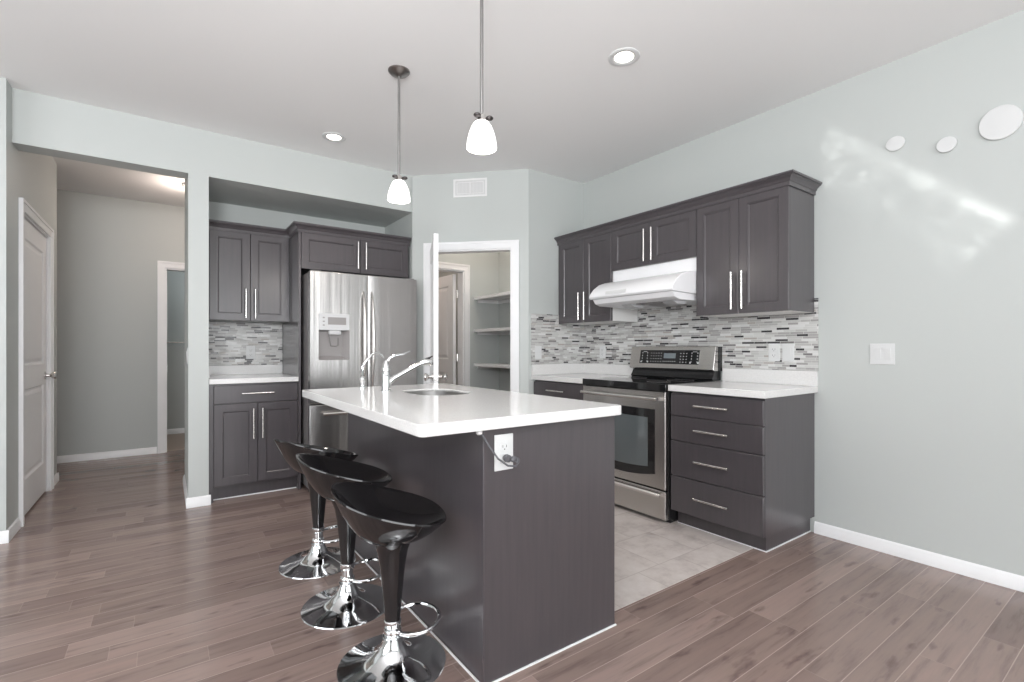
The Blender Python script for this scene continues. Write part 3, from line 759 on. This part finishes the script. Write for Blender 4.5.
# electrical plates
def plate(name, label, cat, loc, rz, w, h, kind, n=1, group=None, parent=None):
    """lies on a surface facing local -y"""
    t = thing(name, label, cat, loc, rz, group)
    MB().box(-w / 2, w / 2, -.005, 0, -h / 2, h / 2).build('cover_plate', M['plate'], t, bevel=.0018)
    for i in range(n):
        cx_ = (i - (n - 1) / 2) * .046
        if kind == 'switch':
            m = MB(); m.prism([(-.0052, -.033), (-.0052, .033), (-.010, .033), (-.006, -.033)], cx_ - .0165, cx_ + .0165, 'x'); m.build('rocker', M['plate'], t, bevel=.001)
        else:
            for dz in (-.02, .02):
                o = MB().box(cx_ - .017, cx_ + .017, -.008, -.0048, dz - .0155, dz + .0155).build('socket', M['plate'], t, bevel=.002)
                MB().box(cx_ - .0085, cx_ - .0065, -.0083, -.0078, dz - .003, dz + .006).box(cx_ + .0065, cx_ + .0085, -.0083, -.0078, dz - .003, dz + .006).box(cx_ - .002, cx_ + .002, -.0083, -.0078, dz - .011, dz - .007).build('slot', M['slot'], o)
    return t
XM = XR - .009
plate('light_switch', 'white double rocker switch on the bare right wall', 'switch', (XR, 1.03, 1.122), -pi / 2, .118, .118, 'switch', 2)
plate('power_outlet', 'white outlet on the mosaic, left one of the pair over the four-drawer cabinet', 'outlet', (XM, 1.628, 1.128), -pi / 2, .074, .118, 'outlet')
plate('light_switch', 'white switch on the mosaic, right one of the pair over the four-drawer cabinet', 'switch', (XM, 1.538, 1.128), -pi / 2, .074, .118, 'switch')
plate('power_outlet', 'white outlet on the mosaic just left of the stove', 'outlet', (XM, 3.19, 1.123), -pi / 2, .074, .118, 'outlet')
plate('light_switch', 'white switch on the short mosaic return beside the pantry', 'switch', (2.742, YC - .0085, 1.12), 0, .074, .118, 'switch')
plate('power_outlet', 'white outlet on the alcove mosaic left of the fridge', 'outlet', (.625, YN - .009, 1.12), 0, .074, .118, 'outlet')
io = plate('power_outlet', 'white outlet high on the end panel of the island', 'outlet', (.964, 1.405, .79), 0, .078, .125, 'outlet')
plate('light_switch', 'white switch on the hall side of the pillar', 'switch', (.136, 4.34, 1.10), -pi / 2, .074, .118, 'switch')
# cord with plug
pc = thing('power_cord', 'grey cord drooping from under the worktop to a plug in the island outlet', 'cord', (.86, 1.40, .80))
m = MB(); pts = [(.0, -.004, .072), (.015, -.012, .05), (.03, -.022, .02), (.055, -.035, -.02), (.085, -.05, -.045), (.115, -.055, -.05), (.13, -.048, -.04), (.12, -.035, -.032)]
m.tube(pts, .0035, 8); m.build('cable', M['cord'], pc)
m = MB(); m.lathe([(.013, 0), (.014, .012), (.012, .02)], (.104, -.0085 - .024 + .004, -.028), 14, 'y'); m.sphere((.120, -.034, -.030), .014, .01, .011); m.sphere((.137, -.036, -.036), .007, .007, .01); m.build('plug', M['cord'], pc)
m = MB(); m.lathe([(.006, .062), (.011, .066), (.011, .077)], (-.002, -.006, 0), 12); m.build('cord_grommet', M['plate'], pc)

# ---------------------------------------------------------------- bar stools
def make_stool():
    s = thing('bar_stool', '', 'stool', (0, 0, 0), 0, 'black bar stools along the island')
    m = MB(); m.lathe([(.192, 0), (.194, .004), (.192, .008), (.165, .013), (.11, .024), (.075, .038), (.052, .058), (.040, .082), (.034, .100), (.036, .104), (.036, .110), (.030, .112)], n=56); m.build('base', M['chrome'], s)
    m = MB(); m.lathe([(.0235, .112), (.0235, .20)], n=28); m.build('gas_lift', M['chrome'], s)
    m = MB(); m.lathe([(.029, .140), (.031, .143), (.031, .163), (.028, .166)], n=28); m.build('collar', M['chrome'], s)
    m = MB(); m.lathe([(.0265, .166), (.029, .19), (.036, .27), (.045, .36), (.056, .42), (.068, .450), (.088, .478)], n=36); m.build('column', M['gloss_black'], s)
    # footrest: D-shaped loop reaching to +x
    m = MB(); pts = []
    for i in range(33):
        a = -pi * .93 + 2 * pi * .93 * i / 32
        pts.append((.108 - .112 * cos(a) * -1 - 0, .098 * sin(a), .128 + .022 * (-sin(a) * 0 + (-cos(a) * -1 + 1) / 2 * 1.0)))
    pts = [(.02, -.012, .122)] + [(.09 + .09 * -cos(R(28 + 304 * i / 30)), .10 * -sin(R(28 + 304 * i / 30)), .124 + .02 * (1 - cos(R(28 + 304 * i / 30))) / 2) for i in range(31)] + [(.02, .012, .122)]
    m.tube(pts, .0075, 10); m.lathe([(.030, .113), (.031, .116), (.031, .130), (.029, .133)], n=24); m.build('footrest', M['chrome'], s)
    # scoop seat shell
    NA, NR = 64, 18
    def rim(a):
        c_ = cos(a); s_ = sin(a)
        rx = .192 if c_ > 0 else .212; ry = .213
        r = 1 / ((abs(c_ / rx) ** 2.25 + abs(s_ / ry) ** 2.25) ** (1 / 2.25))
        z = .598 - .064 * c_ - .004 * c_ * c_ - .016 * s_ * s_ 
        return r * c_, r * s_, z
    vs = []; fs = []
    # outer hull from centre-bottom to rim, then inner bowl back down
    for j in range(NR + 1):
        q = j / NR
        for i in range(NA):
            a = 2 * pi * i / NA; X, Y, Z = rim(a); rr = .30 + .70 * q ** .9 if j else .30
            bz = .462; k_ = q ** 1.75
            vs.append((X * rr, Y * rr, bz + (Z - bz) * k_))
    # rim lip
    for i in range(NA):
        a = 2 * pi * i / NA; X, Y, Z = rim(a); vs.append((X * .995, Y * .995, Z + .006))
    for i in range(NA):
        a = 2 * pi * i / NA; X, Y, Z = rim(a); vs.append((X * .955, Y * .955, Z + .003))
    for j in range(NR, -1, -1):
        q = j / NR
        if j == NR: continue
        for i in range(NA):
            a = 2 * pi * i / NA; X, Y, Z = rim(a); rr = .94 * (q * .985 + .015); bz = .505
            k_ = q ** 2.6
            vs.append((X * rr + .012 * (1 - q), Y * rr, bz + (Z - bz) * k_ + .012 * (X / .2) * (1 - q) * q * -2))
    rows = len(vs) // NA
    for j in range(rows - 1):
        for i in range(NA): fs.append((j * NA + i, j * NA + (i + 1) % NA, (j + 1) * NA + (i + 1) % NA, (j + 1) * NA + i))
    fs.append(tuple(range(NA))[::-1]); fs.append(tuple(range((rows - 1) * NA, rows * NA)))
    m = MB(); m.add(vs, fs); so_ = m.build('seat', M['gloss_black'], s); so_.rotation_euler = (0, 0, R(-26))
    return s
stool = make_stool()
spots = [((.676, 1.70, 0), 6, 0, 'glossy black bar stool nearest the camera, front of the three at the island'),
         ((.665, 2.205, 0), 4, .028, 'glossy black bar stool in the middle of the three at the island'),
         ((.670, 2.735, 0), 10, .03, 'glossy black bar stool farthest back, nearest the fridge')]
for i, (p, a, lift, lb) in enumerate(spots):
    s = stool if i == 0 else copy_tree(stool)
    s.location = p; s.rotation_euler = (0, 0, R(a)); s['label'] = lb
    for ch in s.children:
        if ch.name.split('.')[0] in ('seat', 'column', 'collar'): ch.location.z = lift
        if ch.name.split('.')[0] == 'seat': ch.rotation_euler.z = R((-22, -12, 6)[i])

# ---------------------------------------------------------------- lights of the room
def make_pendant():
    p = thing('pendant_lamp', '', 'pendant light', (0, 0, ZC), 0, 'pendant lamps over the island')
    m = MB(); m.lathe([(.062, 0), (.062, -.006), (.050, -.018), (.022, -.026), (.010, -.034)], n=32); m.build('canopy', M['dark_nickel'], p)
    m = MB(); m.tube([(0, 0, -.03), (0, 0, -.612)], .0075, 12); m.build('rod', M['rod'], p)
    m = MB(); m.lathe([(.012, -.604), (.018, -.610), (.020, -.622), (.026, -.632), (.026, -.637)], n=24); so_ = m.build('socket_cap', M['nickel'], p)
    m = MB()
    for i in range(3):
        m = MB(); a = R(-35 + 120 * i); m.tube([(.012 * cos(a), .012 * sin(a), -.620), (.034 * cos(a), .034 * sin(a), -.620)], .004, 8); m.sphere((.034 * cos(a), .034 * sin(a), -.620), .016, .016, .009)
        m.build('thumb_screw', M['screw'], so_)
    pr = [(r_ * .93, -.632 + (h_ + .650) * .93) for r_, h_ in [(.022, -.650), (.034, -.658), (.046, -.676), (.058, -.706), (.066, -.738), (.0695, -.765), (.069, -.778), (.064, -.777), (.0635, -.765), (.060, -.738), (.052, -.706), (.040, -.678), (.028, -.662), (.018, -.655)]]
    m = MB(); m.lathe(pr, n=40, cap=False); m.build('lamp_shade', M['shade'], p)
    m = MB(); m.sphere((0, 0, -.70), .026, .026, .034); m.build('bulb', M['can_lens'], p)
    return p
pen = make_pendant(); pen.location = (1.102, 2.674, ZC); pen['label'] = 'small bell pendant lamp hanging lower in view by the fridge, its canopy visible'
p2 = copy_tree(pen); p2.location = (1.105, 1.775, ZC); p2['label'] = 'larger looking bell pendant lamp nearer the camera, over the near end of the island'
point('pendant_glow', (1.102, 2.674, ZC - .82), 3, (1, .93, .85), .04); point('pendant_glow', (1.105, 1.775, ZC - .82), 3, (1, .93, .85), .04)
def make_can():
    p = thing('recessed_light', '', 'ceiling light', (0, 0, ZC), 0, 'recessed ceiling lights')
    m = MB(); m.lathe([(.085, 0), (.085, -.004), (.078, -.007), (.062, -.007), (.052, -.002)], n=40, cap=False); m.build('trim_ring', M['plate'], p)
    m = MB(); m.lathe([(.052, -.0015), (.045, -.003), (.02, -.004)], n=32); m.build('lamp_lens', M['can_lens'], p)
    return p
rc = make_can(); rc.location = (2.059, 1.826, ZC); rc['label'] = 'lit recessed ceiling light on the right, in front of the range cabinets'
r2 = copy_tree(rc); r2.location = (1.043, 3.793, ZC); r2['label'] = 'lit recessed ceiling light on the left, in front of the alcove wall'
for x, y in ((2.059, 1.826), (1.043, 3.793)):
    l = bpy.data.lights.new('recessed_glow', 'SPOT'); l.energy = 14; l.spot_size = R(120); l.spot_blend = .8; l.color = (1, .92, .83); l.shadow_soft_size = .06
    o = bpy.data.objects.new('recessed_glow', l); C.objects.link(o); o.location = (x, y, ZC - .03)
hl = thing('hall_ceiling_light', 'small lit flush ceiling light in the hall beside the pillar', 'ceiling light', (.235, 5.72, ZC))
m = MB(); m.lathe([(.10, 0), (.10, -.02), (.09, -.025)], n=32); m.build('fixture_base', M['plate'], hl)
m = MB(); m.lathe([(.088, -.026), (.084, -.06), (.06, -.085), (.02, -.095)], n=32); m.build('glass_dome', M['hall_glass'], hl)
point('hall_glow', (.235, 5.72, ZC - .2), 11, (1, .84, .74), .08)
point('pantry_fill', (2.75, 4.35, ZC - .25), 9, (1, .88, .78), .08)  # unseen lamp added to brighten the pantry walls
point('back_hall_glow', (2.3, 5.8, ZC - .3), 9, (1, .80, .68), .1)
point('bathroom_glow', (.7, 7.3, ZC - .4), 9, (.92, .97, 1), .1)

# added spot standing in for reflected sunlight; its masked beam draws the rippled glint
gl = bpy.data.lights.new('glint_spot', 'SPOT'); gl.energy = 430; gl.spot_size = R(50); gl.spot_blend = .1; gl.shadow_soft_size = .006; gl.color = (1, .99, .97)
GP = Vector((-2.2, -1.6, 1.3)); go = bpy.data.objects.new('glint_spot', gl); C.objects.link(go); go.location = GP
go.rotation_euler = (Vector((XR, .9, 2.05)) - GP).to_track_quat('-Z', 'Y').to_euler()
gl.use_nodes = True; gt = gl.node_tree; em = gt.nodes['Emission']
class LN(NT):
    def __init__(s, t): s.t = t
q = LN(gt); ge = q.n('ShaderNodeNewGeometry').outputs['Incoming']; ix, iy, iz = q.sep(ge)
kx = XR - GP.x
yy = q.math('ADD', q.math('MULTIPLY', q.math('DIVIDE', iy, ix), kx), GP.y)
zz = q.math('ADD', q.math('MULTIPLY', q.math('DIVIDE', iz, ix), kx), GP.z)
# upper edge of the glint runs from (y 1.31, z 2.51) down to (y .49, z 1.76)
ea = math.atan2(1.757 - 2.509, .491 - 1.309); ux, uz = cos(ea), sin(ea)
dy = q.math('SUBTRACT', yy, 1.309); dz = q.math('SUBTRACT', zz, 2.509)
ss = q.math('ADD', q.math('MULTIPLY', dy, ux), q.math('MULTIPLY', dz, uz))
tt = q.math('ADD', q.math('MULTIPLY', dy, uz), q.math('MULTIPLY', dz, -ux))     # positive = below the edge
tt = q.math('MULTIPLY', tt, 1 if (0 * uz + -1 * -ux) > 0 else -1)
def sm(v, a, b):
    k_ = q.n('ShaderNodeMapRange', interpolation_type='SMOOTHSTEP'); q.l(v, k_.inputs[0]); k_.inputs[1].default_value = a; k_.inputs[2].default_value = b; return k_.outputs[0]
nz_ = q.noise(q.comb(yy, zz, .3), 9, 3, .6); nz2 = q.noise(q.comb(yy, zz, 4.3), 2.6, 2, .5)
edge = q.math('MULTIPLY', sm(tt, -.05, .02), sm(tt, .08, .01))
body = q.math('MULTIPLY', sm(tt, -.02, .03), sm(tt, .36, .20)); body = q.math('MULTIPLY', body, sm(nz2, .36, .54))
msk = q.math('ADD', q.math('MULTIPLY', edge, q.math('ADD', .6, q.math('MULTIPLY', sm(nz_, .4, .62), .9))), q.math('MULTIPLY', body, q.math('ADD', .3, q.math('MULTIPLY', sm(nz_, .5, .66), 1.1))))
msk = q.math('MULTIPLY', q.math('MULTIPLY', msk, sm(ss, -.03, .03)), sm(ss, 1.13, 1.05))
msk = q.math('MULTIPLY', msk, sm(yy, 1.37, 1.31))
q.l(msk, em.inputs['Strength'])

# ---------------------------------------------------------------- wall fittings
av = thing('air_vent', 'white return air grille high on the diagonal pantry wall', 'vent', (1.87, DK - 1.87, 0), ang)
def diag_s(x): return (x - 1.87) * math.sqrt(2)
a, b = diag_s(2.150), diag_s(2.372); z0, z1 = 2.535, 2.70
m = MB(); f_ = .016
m.box(a, b, -.008, -.001, z0, z0 + f_).box(a, b, -.008, -.001, z1 - f_, z1).box(a, a + f_, -.008, -.001, z0 + f_, z1 - f_).box(b - f_, b, -.008, -.001, z0 + f_, z1 - f_)
m.build('grille_frame', M['vent'], av, bevel=.001)
MB().box(a + f_, b - f_, -.002, -.0005, z0 + f_, z1 - f_).build('grille_back', M['ventback'], av)
m = MB(); e = .034
m.box(a + e, b - e, -.006, -.002, z0 + e - .004, z0 + e).box(a + e, b - e, -.006, -.002, z1 - e, z1 - e + .004)
for q in (a + e, (a + b) / 2, b - e): m.box(q - .003, q + .003, -.006, -.002, z0 + e, z1 - e)
for i in range(22):
    q = a + .02 + i * (b - a - .04) / 21; m.box(q - .0006, q + .0006, -.005, -.002, z0 + .018, z1 - .018)
m.build('louvre', M['vent'], av)
for y, z, ry_, rz_, lb in ((.967, 2.293, .044, .040, 'small round white wall cover, leftmost of the three discs high on the right wall'),
                           (.749, 2.213, .042, .040, 'small round white wall cover, middle of the three discs on the right wall'),
                           (.549, 2.252, .078, .082, 'large round white wall cover, rightmost disc at the edge of the right wall')):
    m = MB(); m.T = Matrix.Translation((XR, y, z)) @ Matrix.Scale(ry_ / rz_, 4, (0, 1, 0))
    m.lathe([(rz_ * .93, -.001), (rz_ * .97, -.006), (rz_, -.008), (rz_, -.012), (rz_ * .97, -.0145), (rz_ * .9, -.015)], (0, 0, 0), 40, 'x')
    tag(m.build('blank_cover', M['plate']), lb, 'wall cover')

# pantry shelves
def make_shelf():
    s = thing('pantry_shelf', '', 'shelf', (XR, 4.24, 0), 0, 'white shelves on the pantry wall')
    MB().box(-.345, -.001, -.66, .688, 0, .016).build('shelf_board', M['trim'], s, bevel=.001)
    MB().box(-.36, -.3455, -.66, .688, -.018, .017).build('front_lip', M['trim'], s, bevel=.002)
    MB().box(-.31, -.001, .67, .688, -.045, -.001).build('end_cleat', M['trim'], s)
    MB().box(-.019, -.001, -.66, .668, -.045, -.001).build('wall_cleat', M['trim'], s)
    return s
sh = make_shelf()
for i, (z, lb) in enumerate(((1.745, 'highest of the three white pantry shelves seen through the doorway'), (1.365, 'middle white pantry shelf seen through the doorway'), (.965, 'lowest white pantry shelf in view through the doorway, just above the island'))):
    s = sh if i == 0 else copy_tree(sh)
    s.location = (XR, 4.24, z); s['label'] = lb
# towel rail in the bathroom
tr = thing('towel_rail', 'metal towel rail on the far wall seen through the hall doorway', 'towel rail', (.3, 8.02, 1.24))
m = MB(); m.tube([(-.28, -.06, 0), (.28, -.06, 0)], .008, 10); m.build('rail', M['nickel'], tr)
m = MB()
for q in (-.26, .26): m.tube([(q, -.06, 0), (q, -.001, 0)], .009, 10)
m.build('post', M['nickel'], tr)
